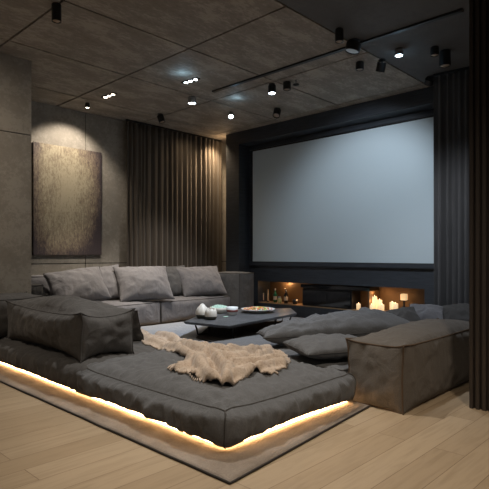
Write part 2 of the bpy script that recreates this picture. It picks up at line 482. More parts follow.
# ------------------------------------------------------------------ soft furniture
def soft_fn(sx, sy, sz, bul, wr, seed, sag=.02, crump=.012, corner=.0, fr=9, rnd=0):
    bx, by, bz = bul
    def f(a, b, c):
        p = Vector((a*sx/2, b*sy/2, c*sz/2))
        A, B, C = max(0, 1-a*a), max(0, 1-b*b), max(0, 1-c*c)
        p.x += bx*a*(B*C)**.6; p.y += by*b*(A*C)**.6; p.z += bz*(c if c > 0 else .08*c)*(A*B)**.55
        rr = rnd*(1-math.sqrt(max(0, 1-abs(c)**3))) if c > 0 else .5*rnd*abs(c)**3
        p.x -= a*rr; p.y -= b*rr
        # slack edges
        p.z -= sag*c*(A*(abs(b)**6)+B*(abs(a)**6))*.7
        p.x -= sag*.6*a*B*abs(c)**6; p.y -= sag*.6*b*A*abs(c)**6
        # ears at the corners
        k = (abs(a)*abs(b)*abs(c))**10
        p += Vector((a, b, c))*corner*k
        # gathers running away from the seams
        X, Y, Z = a*sx/2*fr, b*sy/2*fr, c*sz/2*fr
        w = Vector((0, 0, 0))
        def g(u, q): return noise.noise(Vector((u*1.0+.4*noise.noise(Vector((u*.3, q*.3, seed+2))), q*.22, seed)))+.9*(.35-abs(noise.noise(Vector((u*1.5, q*.3, seed+7)))))
        e = 6
        w.y += b*(g(X, Z)*(.25+abs(c)**1.5)*(1-abs(c)**e))*(abs(b) > .99)*(1 if c > 0 else 1+.75*c)
        w.x += a*(g(Y, Z)*(.25+abs(c)**1.5)*(1-abs(c)**e))*(abs(a) > .99)*(1 if c > 0 else 1+.75*c)
        if abs(c) > .99:
            w.z += c*.75*(g(X, Y)*abs(b)**5*(1-abs(b)**14)+g(Y, X)*abs(a)**5*(1-abs(a)**14))
        p += w*wr*1.9
        q = Vector((p.x*3.1, p.y*3.1, p.z*3.1+seed))
        rid = 1-abs(noise.noise(q*1.3))*2
        p += Vector((a*(abs(a) > .99), b*(abs(b) > .99), c*(abs(c) > .99)))*crump*((rid-.5)*.8+noise.noise(q*.5)*1.2+.7*(.5-abs(2*noise.noise(q*3.1)))) *max(0, 1-(max(min(abs(a), abs(b)), min(abs(b), abs(c)), min(abs(a), abs(c))))**8)
        return p
    return f
def softbox(f, dims, step=.03):
    sx, sy, sz = dims
    n = [max(6, int(s/step)) for s in dims]
    bm = bmesh.new(); V = {}
    def vert(a, b, c):
        k = (round(a, 5), round(b, 5), round(c, 5))
        if k not in V: V[k] = bm.verts.new(f(a, b, c))
        return V[k]
    def grid(n1, n2, mk, flip):
        for i in range(n1):
            for j in range(n2):
                u0, u1, v0, v1 = -1+2*i/n1, -1+2*(i+1)/n1, -1+2*j/n2, -1+2*(j+1)/n2
                q = [vert(*mk(u0, v0)), vert(*mk(u1, v0)), vert(*mk(u1, v1)), vert(*mk(u0, v1))]
                bm.faces.new(q[::-1] if flip else q)
    for s in (-1, 1):
        grid(n[0], n[1], lambda u, v: (u, v, s), s < 0)
        grid(n[1], n[2], lambda u, v: (s, u, v), s < 0)
        grid(n[0], n[2], lambda u, v: (u, s, v), s > 0)
    return bm
def piping(f, edges, rad=.008, n=40):
    bm = bmesh.new()
    for p0, p1 in edges:
        pts = [f(*[p0[i]+(p1[i]-p0[i])*k/n for i in range(3)]) for k in range(n+1)]
        tube(bm, pts, rad, 6)
    return bm
TOP = [((-1, -1, 1), (1, -1, 1)), ((1, -1, 1), (1, 1, 1)), ((1, 1, 1), (-1, 1, 1)), ((-1, 1, 1), (-1, -1, 1))]
VERT = [((a, b, -1), (a, b, 1)) for a in (-1, 1) for b in (-1, 1)]
BOT = [((a[0], a[1], -1), (b[0], b[1], -1)) for a, b in TOP]
SOLIDS = []
def block(name, lo, hi, mat, seed, label, cat, group=None, bul=(.03, .03, .04), wr=.008, sag=.02, crump=.012, corner=0, pipe=True, rz=0, step=.03, edges=None, pmat=None, fr=9, body='cover', parent=None, prad=.0055, rnd=0):
    lo, hi = Vector(lo), Vector(hi); d = hi-lo; c = (lo+hi)/2
    f = soft_fn(d.x, d.y, d.z, bul, wr, seed, sag, crump, corner, fr, rnd)
    if parent is None:
        root = empty(name, (c.x, c.y, lo.z), rz, label, cat, group); m = root
        b = link(body, softbox(lambda a, bb, cc: f(a, bb, cc)+Vector((0, 0, d.z/2)), d, step), mat, root, True)
    else:
        root = parent
        off = c-Vector(parent.location)
        b = link(name, softbox(lambda a, bb, cc: f(a, bb, cc)+off, d, step), mat, parent, True)
    if pipe:
        off2 = Vector((0, 0, d.z/2)) if parent is None else off
        link('piping', piping(lambda a, bb, cc: f(a, bb, cc)+off2, edges or (TOP+VERT), prad), pmat or M['piping'], b, True)
    SOLIDS.append(b)
    return root, b

# rug
bm = bmesh.new()
nx, ny = 60, 90
def rugp(u, v):
    x = 1.86+u*(3.57-1.86); y = (1.885+.17*u)*(1-v)+6.2*v
    e = min(u, v)
    z = .016+.006*noise.noise(Vector((x*2.3, y*2.3, 0)))*min(1, e*12)
    if u < .004: x += .008*noise.noise(Vector((y*3, 1, 0)))
    return Vector((x, y, z))
grid = [[bm.verts.new(rugp(i/nx, j/ny)) for j in range(ny+1)] for i in range(nx+1)]
for i in range(nx):
    for j in range(ny): bm.faces.new((grid[i][j], grid[i+1][j], grid[i+1][j+1], grid[i][j+1]))
r = empty('rug', (0, 0, 0), 0, 'grey beige wool rug with dark edge under the whole lounge', 'rug')
o = link('pile', bm, M['rug'], r, True)
md = o.modifiers.new('t', 'SOLIDIFY'); md.thickness = .014; md.offset = -1
bm = bmesh.new()
tube(bm, [rugp(0, j/ny)+Vector((0, 0, -.007)) for j in range(ny, -1, -1)]+[rugp(i/nx, 0)+Vector((0, 0, -.007)) for i in range(1, nx+1)], .008, 6)
link('edge_binding', bm, M['canvas_edge'], r, True)

LZ = .055
# low front corner seat (the big mattress), left seat, seat behind the pouf
mattress, mb = block('floor_mattress', (2.07, 2.14, LZ), (3.50, 3.96, .265), M['linen'], 1.3,
    'wide charcoal floor mattress at the front corner of the lounge, under the throw', 'mattress', 'charcoal floor seats',
    bul=(.05, .055, .11), wr=.027, sag=.025, crump=.026, edges=TOP+VERT, fr=20, step=.018, rnd=.04)
lseat, lb = block('floor_mattress', (2.05, 3.80, LZ), (3.48, 6.18, .30), M['linen_dark'], 4.7,
    'long low charcoal mattress along the left, under the bolster', 'mattress', 'charcoal floor seats',
    bul=(.02, .02, .02), wr=.028, sag=.015, crump=.016, edges=TOP, pipe=False, fr=16, step=.024, rnd=.10)
rseat, rb = block('floor_mattress', (3.57, 2.30, LZ), (5.25, 4.1, .25), M['linen'], 7.1,
    'charcoal floor mattress lying behind the box pouf, under the long slumped cushion', 'mattress', 'charcoal floor seats',
    bul=(.02, .02, .03), wr=.012, sag=.015)
# plinths and light strips tucked under the front and left seats
for par, lo, hi in ((mattress, (2.24, 2.31, .024), (3.43, 3.86, LZ)), (lseat, (2.24, 3.99, .024), (3.35, 6.15, LZ)), (rseat, (3.65, 2.78, .001), (5.2, 4.05, LZ))):
    bm = bmesh.new(); box(bm, Vector(lo)-par.location, Vector(hi)-par.location)
    link('plinth', bm, M['plinth'], par)
bm = bmesh.new(); tube(bm, [(2.15, 2.23, .034), (2.15, 6.12, .034)], .010, 8)
tag(link('light_strip', bm, M['led'], None, True), 'glowing warm light strip under the left side of the lounge', 'light strip')
bm = bmesh.new(); tube(bm, [(2.16, 2.22, .034), (3.52, 2.22, .034)], .010, 8)
tag(link('light_strip', bm, M['led'], None, True), 'glowing warm light strip under the front mattress edge, left of the pouf', 'light strip')

# bolster blocks on the left
block('bolster', (2.17, 3.96, .30), (2.66, 5.62, .69), M['linen_dark'], 2.2,
      'long dark box bolster with piped seams lying on the left mattress', 'bolster', None,
      bul=(.055, .03, .095), wr=.020, sag=.055, crump=.020, corner=.022, rz=R(-1.5), fr=14, edges=TOP+VERT, step=.022)
block('bolster', (1.92, 5.68, .30), (2.62, 6.20, .73), M['linen_dark'], 9.2,
      'short dark upright cushion between the long bolster and the bare wall', 'bolster', None,
      bul=(.03, .02, .03), wr=.014, sag=.03, crump=.014, corner=.02)
# pouf
block('pouf', (3.585, 1.785, .004), (5.35, 2.25, .50), M['linen_brown'], 5.5,
      'long brown grey box pouf with piped seams on the wood floor', 'pouf', None,
      bul=(.02, .03, .085), wr=.010, sag=.012, crump=.014, corner=.018, step=.022, fr=14, pmat=M['piping_brown'], edges=TOP+VERT+BOT, prad=.007)
# low chaise at the right, by the curtain
block('chaise', (5.40, 1.85, .005), (6.45, 3.0, .32), M['linen_mid'], 6.6,
      'low grey chaise seat between the pouf and the charcoal curtain', 'chaise', None,
      bul=(.02, .02, .05), wr=.010, sag=.015)

# mat of the pit
block('floor_pad', (3.60, 4.14, .012), (7.04, 6.46, .115), M['linen_light'], 3.3,
      'thin pale grey floor pad filling the middle under the coffee table', 'floor pad', None,
      bul=(.01, .01, .012), wr=.006, sag=.004, crump=.012, step=.05, pipe=False)

# back sofa
sofa = empty('sofa', (5.2, 7.2, .0), 0, 'long low grey sofa with box arm standing before the taupe curtain', 'sofa')
bm = bmesh.new(); box(bm, (-2.1, -.42, 0), (1.8, .36, .10))
link('base', bm, M['plinth'], sofa)
SY0, SY1 = 6.72, 7.60
block('seat_cushion', (3.05, SY0, .09), (5.02, SY1, .43), M['linen_mid'], 11.1, None, None, parent=sofa, bul=(.01, .03, .045), wr=.012, sag=.014)
block('seat_cushion', (5.05, SY0, .09), (6.63, SY1, .43), M['linen_mid'], 12.7, None, None, parent=sofa, bul=(.01, .03, .045), wr=.012, sag=.014)
block('backrest', (3.05, 7.34, .40), (6.64, 7.62, .88), M['linen_mid'], 13.3, None, None, parent=sofa, bul=(.01, .02, .03), wr=.012, sag=.02)
block('armrest', (6.65, 6.50, .02), (7.04, 7.24, .86), M['linen'], 14.9, None, None, parent=sofa, bul=(.015, .015, .02), wr=.008, sag=.01)
block('armrest', (2.84, 6.62, .02), (3.03, 7.62, .80), M['linen_dark'], 15.9, None, None, parent=sofa, bul=(.015, .015, .02), wr=.008, sag=.01)

# ------------------------------------------------------------------ loose cushions
def pillow_mesh(w, h, t, seed, pinch=.07, wr=.012, n=40, fold=0.0, taper=0, ex=.52):
    bm = bmesh.new(); V = {}
    def P(u, v, s):
        A, B = 1-u*u, 1-v*v
        x = w/2*u*(1-pinch*B**1.0); y = h/2*v*(1-pinch*A)*(1+2.0*taper*u)
        th = t/2*(max(0, A*B))**ex*(1+taper*u)
        # tension folds out of the corners and gathers along the seams
        ang = math.atan2(v, u)
        rr = max(abs(u), abs(v))
        q = Vector((u*w*4, v*h*4, seed+s*3))
        th += wr*(noise.noise(q)*1.2+.8*(1-2*abs(noise.noise(Vector((u*w*6+noise.noise(q)*1.0, v*h*3.5, seed-s*2))))))*(A*B)**.35
        th += wr*.9*noise.noise(Vector((ang*9, rr*1.0, seed+s)))*rr**3*(1-rr**6)
        x += .012*noise.noise(Vector((v*3, seed, 1)))*abs(u)**4; y += .012*noise.noise(Vector((u*3, seed, 2)))*abs(v)**4
        z = s*max(th, 0)+fold*(u*u-.3)
        return Vector((x, y, z+taper*t*.5*u))
    for s in (1, -1):
        for i in range(n):
            for j in range(n):
                q = []
                for a, b in ((i, j), (i+1, j), (i+1, j+1), (i, j+1)):
                    edge = a in (0, n) or b in (0, n)
                    k = (a, b, 0 if edge else s)
                    if k not in V:
                        # denser rows near the rim so that it stays round
                        uu = math.sin((a/n-.5)*PI)*.35+(2*a/n-1)*.65; vv = math.sin((b/n-.5)*PI)*.35+(2*b/n-1)*.65
                        V[k] = bm.verts.new(P(max(-1, min(1, uu)), max(-1, min(1, vv)), s))
                    q.append(V[k])
                bm.faces.new(q if s > 0 else q[::-1])
    rim = [V[(i, 0, 0)].co.copy() for i in range(n)]+[V[(n, j, 0)].co.copy() for j in range(n)]+[V[(i, n, 0)].co.copy() for i in range(n, 0, -1)]+[V[(0, j, 0)].co.copy() for j in range(n, 0, -1)]
    pb = bmesh.new(); tube(pb, rim, .005, 6, True)
    return bm, pb
def cushion(center, w, h, t, seed, lean, facing, roll, mat, label, group, base_z=None, pinch=.07, wr=.016, fold=0, taper=0, ex=.52):
    """lean: 90 stands upright, 0 lies flat; facing: compass direction (deg) the front looks to; roll turns it in its plane"""
    bm, pb = pillow_mesh(w, h, t, seed, pinch, wr, 44, fold, taper, ex)
    m = Matrix.Rotation(R(facing+90), 3, 'Z') @ Matrix.Rotation(R(lean), 3, 'X') @ Matrix.Rotation(R(roll), 3, 'Z')
    lo = min((m @ v.co).z for v in bm.verts)
    for b in (bm, pb):
        for v in b.verts: v.co = m @ v.co-Vector((0, 0, lo))
    c = Vector(center)
    z = base_z if base_z is not None else c.z+lo
    root = empty('cushion', (c.x, c.y, z), 0, label, 'cushion', group)
    b = link('cover', bm, mat, root, True)
    link('piping', pb, M['piping'], b, True)
    SOLIDS.append(b)
    return root
GS = 'cushions along the back sofa'
ZS = .455
cushion((3.72, 6.98, 0), .84, .62, .34, 21, 50, -108, 9, M['linen_mid'], 'warm grey cushion at the left end of the sofa, below the painting', GS, ZS, .06)
cushion((4.36, 7.27, 0), .66, .62, .20, 22, 60, -98, 6, M['linen_mid'], 'grey cushion half hidden between the two largest at the left end of the sofa', GS, ZS)
cushion((4.88, 6.96, 0), .92, .66, .38, 23, 55, -106, 1, M['linen_mid'], 'large grey cushion at front covering the seat joint of the sofa', GS, ZS)
cushion((5.66, 7.22, 0), .72, .62, .20, 24, 60, -100, 2, M['linen'], 'grey cushion behind and between the middle and right cushions of the sofa', GS, ZS)
cushion((6.16, 7.00, 0), .90, .64, .30, 25, 54, -104, 2, M['linen_mid'], 'grey cushion at the right end of the sofa, nearest its arm', GS, ZS)
GR = 'slumped cushions on the right side'
cushion((4.45, 2.98, 0), 1.60, .52, .27, 31, 5, -121, 0, M['linen'], 'very long slumped charcoal cushion lying behind the pouf and the mattress', GR, .262, .05, .034, 0, .28, .36)
cushion((3.88, 2.62, 0), .74, .50, .17, 32, 3, -110, -6, M['linen'], 'flat charcoal cushion under the long slumped one, left of the pouf', GR, .262, .03, .018, 0, 0, .38)
cushion((5.66, 2.80, 0), .38, .34, .17, 33, 34, 215, 15, M['linen_dark'], 'dark crumpled cushion below the candles, on the chaise', GR, .32, .08, .02)
cushion((6.10, 2.72, 0), .42, .36, .18, 34, 36, 210, -5, M['linen_mid'], 'blue grey crumpled cushion at the middle of the chaise', GR, .32, .08, .02)
cushion((6.33, 2.42, 0), .40, .36, .16, 35, 40, 205, 10, M['linen_dark'], 'dark crumpled cushion on the chaise in front of the charcoal curtain', GR, .32, .08, .02)
cushion((6.36, 2.05, 0), .36, .34, .14, 36, 40, 195, -8, M['linen_mid'], 'small grey cushion on the chaise beside the slatted wall', GR, .32, .08, .02)
cushion((2.90, 4.55, 0), .60, .36, .12, 37, 72, 10, 0, M['linen_dark'], 'dark cushion tucked behind the long bolster', GR, .305, .06)

# ------------------------------------------------------------------ throw blanket
bpy.context.view_layer.update()
def bvh_of(objs):
    vs, fs = [], []
    for o in objs:
        off = len(vs); mw = o.matrix_world
        vs += [mw @ v.co for v in o.data.vertices]
        fs += [[i+off for i in p.vertices] for p in o.data.polygons]
    return BVHTree.FromPolygons(vs, fs)
BV = bvh_of(SOLIDS[:3])
def ground(x, y, skip=1.0):
    h = BV.ray_cast(Vector((x, y, skip)), Vector((0, 0, -1)))
    return h[0].z if h[0] else 0.02
outline = [(129, 328), (140, 330), (152, 333), (163, 336), (170, 336), (185, 341), (201, 345), (218, 346), (241, 350), (262, 349), (271, 347), (274, 352), (285, 356), (290, 361), (286, 368), (274, 370), (279, 374), (266, 375), (256, 371), (240, 379), (224, 386), (214, 383), (203, 381), (195, 377), (182, 373), (169, 367), (178, 362), (186, 357), (174, 352), (158, 349), (145, 344), (135, 337)]
def GS_(a, b, up):
    z = .3
    for _ in range(8):
        p = G(a, b, z); z = .5*z+.5*(min(.45, max(.25, ground(p.x, p.y)))+up)
    return G(a, b, z)
poly = [GS_(a, b, .012) for a, b in outline]
def inside(x, y):
    c = False; n = len(poly)
    for i in range(n):
        a, b = poly[i], poly[(i+1) % n]
        if (a.y > y) != (b.y > y) and x < (b.x-a.x)*(y-a.y)/(b.y-a.y)+a.x: c = not c
    return c
def edged(x, y):
    p = Vector((x, y)); best = 9
    for i in range(len(poly)):
        a, b = poly[i].to_2d(), poly[(i+1) % len(poly)].to_2d()
        t = max(0, min(1, (p-a).dot(b-a)/max(1e-9, (b-a).length_squared)))
        best = min(best, (p-(a+(b-a)*t)).length)
    return best
U = RT.to_2d(); Vv = FW.to_2d()
xs_ = [p.x for p in poly]; ys_ = [p.y for p in poly]
st = .013
bm = bmesh.new(); cells = {}
RIDGES = [  # crest lines of the folds: points, half width, height
    ([(129, 328), (150, 338), (168, 346), (188, 353), (206, 361)], .075, .045),
    ([(160, 334.5), (178, 341), (197, 347), (213, 352)], .075, .060),
    ([(140, 331), (158, 337), (176, 345)], .06, .03),
    ([(200, 345), (226, 350), (250, 350), (270, 347)], .065, .055),
    ([(213, 353), (236, 359), (262, 353), (286, 358)], .062, .060),
    ([(203, 352), (199, 362), (206, 372), (214, 379)], .075, .075),
    ([(219, 358), (228, 369), (226, 383)], .07, .085),
    ([(229, 376), (250, 368), (272, 362.5), (289, 361)], .058, .055),
    ([(249, 372), (264, 370), (278, 372.5)], .05, .045),
    ([(222, 366), (246, 361), (270, 357.5), (283, 358)], .05, .055),
    ([(172, 366), (190, 360), (202, 355)], .07, .025),
    ([(186, 374), (199, 371), (210, 375)], .07, .035),
    ([(207, 348), (216, 357), (232, 364)], .05, .05),
    ([(236, 354), (256, 357), (276, 352)], .04, .04)]
RS = []
for pts_, w_, h_ in RIDGES:
    q_ = [GS_(a, b, .045).to_2d() for a, b in pts_]
    for a, b in zip(q_, q_[1:]): RS.append((a, b, w_, h_))
def tz(x, y):
    e = edged(x, y); best = 0
    p = Vector((x+0.03*noise.noise(Vector((x*5, y*5, 1))), y+.03*noise.noise(Vector((x*5, y*5, 6)))))
    for a, b, w_, h_ in RS:
        d = b-a; t = max(0, min(1, (p-a).dot(d)/d.length_squared))
        r = (p-(a+d*t)).length/(w_*.62)
        if r < 1: best = max(best, h_*(1-r*r)**.55)
    rim = math.sqrt(max(0, min(1, e/.03)))
    return (.012+.006*noise.noise(Vector((x*14, y*14, 3)))+best)*(.25+.75*rim)
def tv(i, j):
    if (i, j) not in cells:
        x, y = min(xs_)+i*st, min(ys_)+j*st
        g_ = max(ground(x, y), ground(x+.03, y)-.01, ground(x-.03, y)-.01, ground(x, y+.03)-.01, ground(x, y-.03)-.01, *[ground(x+.09*math.cos(k), y+.09*math.sin(k))-.025 for k in (0, 1.57, 3.14, 4.71)])
        g_ = max(min(g_, .42), .2)
        cells[(i, j)] = bm.verts.new(Vector((x, y, g_+tz(x, y))))
    return cells[(i, j)]
for i in range(int((max(xs_)-min(xs_))/st)+1):
    for j in range(int((max(ys_)-min(ys_))/st)+1):
        if inside(min(xs_)+(i+.5)*st, min(ys_)+(j+.5)*st):
            bm.faces.new((tv(i, j), tv(i+1, j), tv(i+1, j+1), tv(i, j+1)))
for _ in range(0): bmesh.ops.smooth_vert(bm, verts=bm.verts, factor=.4, use_axis_x=True, use_axis_y=True, use_axis_z=True)
thr = empty('throw_blanket', (G(222, 362, .26).x, G(222, 362, .26).y, .26), 0, 'rumpled beige knitted throw lying across the front mattress', 'blanket')
for v in bm.verts: v.co -= Vector(thr.location)
tb = link('knit', bm, M['knit'], thr, True)
md = tb.modifiers.new('t', 'SOLIDIFY'); md.thickness = .014; md.offset = 0
bm = bmesh.new(); rnd = random.Random(4)
for k in range(26):                                       # fringe on the front corner
    a, b = (poly[25], poly[22]) if k < 20 else (poly[25], poly[26])
    p = a+(b-a)*((k % 20)/20 if k < 20 else (k-20)/8)
    z = ground(p.x, p.y)
    d = Vector((-.8+rnd.uniform(-.3, .3), -.6+rnd.uniform(-.3, .3), 0)).normalized()
    L = rnd.uniform(.025, .045)
    tube(bm, [Vector((p.x, p.y, z+.02))-Vector(thr.location), Vector((p.x, p.y, z+.012))+d*L*.5-Vector(thr.location), Vector((p.x, p.y, z+.008))+d*L-Vector(thr.location)], .0035, 5)
link('fringe', bm, M['knit'], thr, True)

# ------------------------------------------------------------------ coffee table and what stands on it
ZT = .335
pad_z = .135
pts = [G(229, 326.2, ZT), G(297.5, 313.2, ZT), G(291, 308.0, ZT), G(214, 309.5, ZT), G(183, 321.6, ZT)]
tc_ = G(240, 316, ZT)
tab = empty('coffee_table', (tc_.x, tc_.y, pad_z), 0, 'low black slab coffee table with bent metal legs on the floor pad', 'table')
bm = bmesh.new(); th = .036
def tabverts(z, inset):
    c = sum((p for p in pts), Vector())/5
    return [bm.verts.new(Vector((p.x+(c.x-p.x)*inset-tc_.x, p.y+(c.y-p.y)*inset-tc_.y, z-pad_z))) for p in pts]
A = tabverts(ZT, 0); B = tabverts(ZT-th, .03)
bm.faces.new(A); bm.faces.new(B[::-1])
for i in range(5): bm.faces.new((A[i], B[i], B[(i+1) % 5], A[(i+1) % 5]))
bmesh.ops.recalc_face_normals(bm, faces=bm.faces)
bmesh.ops.bevel(bm, geom=list(bm.edges), offset=.008, segments=2, affect='EDGES')
link('tabletop', bm, M['slate'], tab)
cen = sum((p for p in pts), Vector())/5
for i, f in ((0, .22), (1, .16), (2, .2), (3, .22), (4, .20)):
    p = pts[i]; l = p+(cen-p)*f
    zz = ZT-th-pad_z
    x, y = l.x-tc_.x, l.y-tc_.y
    t = Vector((cen.x-p.x, cen.y-p.y, 0)).normalized()
    bm = bmesh.new()
    P_ = Vector((x, y, 0))
    tube(bm, [P_+Vector((0, 0, zz))-t*.03, P_+Vector((0, 0, zz*.55)), P_+Vector((0, 0, .012))+t*.02, P_+Vector((0, 0, .008))+t*.16, P_+Vector((0, 0, .03))+t*.22, P_+Vector((0, 0, zz))+t*.2], .011, 8)
    link('leg', bm, M['black'], tab, True)
# dark sheet added to stand in for the shade below the table
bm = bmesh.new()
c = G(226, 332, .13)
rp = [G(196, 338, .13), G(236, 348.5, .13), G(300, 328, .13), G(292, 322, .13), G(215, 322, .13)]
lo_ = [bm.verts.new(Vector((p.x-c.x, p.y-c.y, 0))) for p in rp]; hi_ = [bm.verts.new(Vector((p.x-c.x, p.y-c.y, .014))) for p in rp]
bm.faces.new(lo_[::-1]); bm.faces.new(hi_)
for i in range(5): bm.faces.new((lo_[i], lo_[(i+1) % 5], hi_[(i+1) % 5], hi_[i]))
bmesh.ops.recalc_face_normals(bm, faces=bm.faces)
M['table_shade'] = linen('shade_sheet', (.022, .019, .017))
o = tag(link('mat', bm, M['table_shade']), 'thin black brown sheet standing in for shade under the coffee table', 'mat'); o.location = (c.x, c.y, .125)

def on_table(px, py): p = G(px, py, ZT); return (p.x, p.y, ZT+.001)
# onion shaped ceramic pots
def onion(loc, r, h, label):
    e = empty('ceramic_pot', loc, 0, label, 'pot', 'cream pots on the coffee table')
    bm = bmesh.new(); lathe(bm, [(0, 0), (r*.72, 0), (r*.92, h*.13), (r*.99, h*.26)])
    link('dark_base', bm, M['ceramic_dark'], e, True)
    bm = bmesh.new(); lathe(bm, [(r*.99, h*.26), (r, h*.38), (r*.93, h*.55), (r*.70, h*.72), (r*.38, h*.88), (r*.12, h*.98), (0, h)])
    link('glazed_top', bm, M['ceramic'], e, True)
    return e
onion(on_table(202.3, 318.3), .092, .205, 'taller cream onion shaped pot with dark base, at the left on the coffee table')
e = empty('ceramic_pot', on_table(211, 319.6), 0, 'smaller cream pot with jagged open rim, in front on the coffee table', 'pot', 'cream pots on the coffee table')
r_, h_ = .084, .145
bm = bmesh.new(); lathe(bm, [(0, 0), (r_*.7, 0), (r_*.9, h_*.15), (r_*.98, h_*.3)]); link('dark_base', bm, M['ceramic_dark'], e, True)
bm = bmesh.new(); lathe(bm, [(r_*.98, h_*.3), (r_, h_*.5), (r_*.9, h_*.75), (r_*.72, h_), (r_*.62, h_*.98), (r_*.8, h_*.7), (r_*.85, h_*.4), (0, h_*.3)])
for v in bm.verts:
    if v.co.z > h_*.9: v.co.z += .012*math.sin(5*math.atan2(v.co.y, v.co.x))
link('glazed_top', bm, M['ceramic'], e, True)
def bowl(loc, r, h, name, label, cat, outer, group=None):
    e = empty(name, loc, 0, label, cat, group)
    bm = bmesh.new(); lathe(bm, [(0, 0), (r*.55, 0), (r*.58, h*.06), (r*.85, h*.4), (r, h), (r*.96, h), (r*.8, h*.45), (r*.5, h*.14), (0, h*.12)], 28)
    link('body', bm, outer, e, True)
    return e
def mound(e, r, z, mat, n, seed, size, name, cols=None, dome=.5):
    rnd = random.Random(seed)
    mats = cols or [mat]
    for mi, mm in enumerate(mats):
        bm = bmesh.new()
        for k in range(n//len(mats)):
            a = rnd.uniform(0, 2*PI); q = r*math.sqrt(rnd.random())
            s = size*rnd.uniform(.7, 1.2)
            t = bmesh.ops.create_icosphere(bm, subdivisions=1, radius=s)
            zz = z+dome*r*(1-(q/r)**2)+rnd.uniform(-.2, .2)*size
            for v in t['verts']: v.co = Vector((v.co.x, v.co.y, v.co.z*.8))+Vector((q*math.cos(a), q*math.sin(a), zz))
        o = link(name, bm, mm, e, True)
    return e
b1 = bowl(on_table(219.5, 313.2), .150, .09, 'sweet_bowl', 'pale bowl heaped with mint green sweets, at the back of the coffee table', 'bowl', M['ceramic'])
bm = bmesh.new(); lathe(bm, [(.140, .075), (.10, .10), (.05, .115), (0, .12)]); link('heap', bm, M['mint'], b1, True)
mound(b1, .125, .082, M['mint'], 120, 3, .016, 'sweets', None, .26)
for c_ in children(b1):
    if c_.name.startswith('sweets'): c_['kind'] = 'stuff'
b2 = bowl(on_table(232.2, 315.2), .088, .118, 'small_bowl', 'small white bowl with dark red band, in the middle of the coffee table', 'bowl', M['white_china'])
bm = bmesh.new(); lathe(bm, [(.078, .050), (.0835, .082), (.0855, .082), (.080, .050)], 28); link('painted_band', bm, M['red_band'], b2, True)
bm = bmesh.new(); lathe(bm, [(.07, .085), (.03, .095), (0, .098)]); link('sauce', bm, M['red_band'], b2, True)
b3 = empty('platter', on_table(258, 312.4), 0, 'round white platter of red, yellow and white sweets on the coffee table', 'platter')
bm = bmesh.new(); lathe(bm, [(0, 0), (.14, 0), (.15, .02), (.25, .048), (.258, .056), (.25, .058), (.15, .036), (0, .032)], 32)
link('dish', bm, M['white_china'], b3, True)
cols = [flat('yellow_sweet', (.75, .50, .12), .5), flat('red_sweet', (.62, .07, .035), .5), flat('white_sweet', (.80, .76, .66), .5), flat('orange_sweet', (.75, .26, .05), .5), flat('green_sweet', (.25, .42, .16), .5)]
mound(b3, .215, .046, None, 200, 9, .016, 'sweets', cols, .13)
for c_ in children(b3):
    if c_.name.startswith('sweets'): c_['kind'] = 'stuff'
# napkin/leaf scraps on the table
bm = bmesh.new(); t = bmesh.ops.create_uvsphere(bm, u_segments=12, v_segments=6, radius=.5)
for v in bm.verts: v.co = Vector((v.co.x*.10, v.co.y*.05, v.co.z*.014+.007))
o = tag(link('sweet_wrapper', bm, M['mint'], None, True), 'flat pale green scrap lying on the coffee table by the small bowl', 'wrapper'); o.location = on_table(225.5, 317.2)

# ------------------------------------------------------------------ niche: insert, candles, bottles
fz = zn0+.014
yi0, yi1 = YP(353, XP+.1), YP(302, XP+.05)
fi = empty('fireplace_insert', (XP, (yi0+yi1)/2, fz), 0, 'black glass fireplace insert in the middle of the long niche', 'fireplace')
hy = (yi1-yi0)/2
bm = bmesh.new(); box(bm, (.06, -hy, 0), (.34, hy, .30), .004); link('body', bm, M['black'], fi)
bm = bmesh.new(); box(bm, (.045, -hy+.02, .02), (.058, hy-.02, .28)); link('glass_front', bm, M['black_gloss'], fi)
bm = bmesh.new(); box(bm, (.03, -hy-.02-(yi0-YP(369, XP+.05)), .325), (.345, hy+.02, .385), .004); link('top_slab', bm, M['black_gloss'], fi)
bm = bmesh.new(); box(bm, (.03, -hy-.02-(yi0-YP(369, XP+.05)), 0), (.345, -hy+.005-(yi0-YP(369, XP+.05)), .325)); link('side_panel', bm, M['bronze'], fi)
bm = bmesh.new(); box(bm, (.08, -hy, .30), (.32, hy, .326)); link('spacer', bm, M['black'], fi)

def candle(px, dx, r, h, label):
    X = XP+dx; e = empty('pillar_candle', (X, YP(px, X), fz), 0, label, 'candle', 'lit candles in the niche')
    rnd = random.Random(px)
    bm = bmesh.new(); lathe(bm, [(0, 0), (r, 0), (r, h-.004), (r-.004, h), (r*.7, h-.008), (0, h-.012)], 20)
    link('wax', bm, M['candle'], e, True)
    bm = bmesh.new(); tube(bm, [(0, 0, h-.014), (0, 0, h+.006)], .0015, 5); link('wick', bm, M['black'], e)
    bm = bmesh.new(); lathe(bm, [(0, h+.001), (.005, h+.006), (.004, h+.012), (0, h+.022)], 10); link('flame', bm, M['flame'], e, True)
    l = bpy.data.lights.new('candle_glow', 'POINT'); l.energy = .22; l.color = (1, .52, .2); l.shadow_soft_size = .03
    o = bpy.data.objects.new('candle_glow', l); COL.objects.link(o); o.parent = e; o.location = (0, 0, h+.06)
candle(374.5, .15, .042, .235, 'tallest lit pillar candle, second from the left in the right niche')
candle(379.6, .16, .042, .185, 'lit pillar candle just right of the tallest one')
candle(382.0, .08, .036, .12, 'short lit candle right of the tallest, in front of the group')
candle(371.5, .07, .034, .105, 'short lit candle at the left front of the candle group')
candle(392.2, .14, .040, .16, 'lit candle, left one of the separate pair in the niche')
candle(395.6, .11, .040, .15, 'lit candle, right one of the separate pair in the niche')
candle(358.5, .12, .035, .10, 'short lit candle alone beside the black fireplace insert')
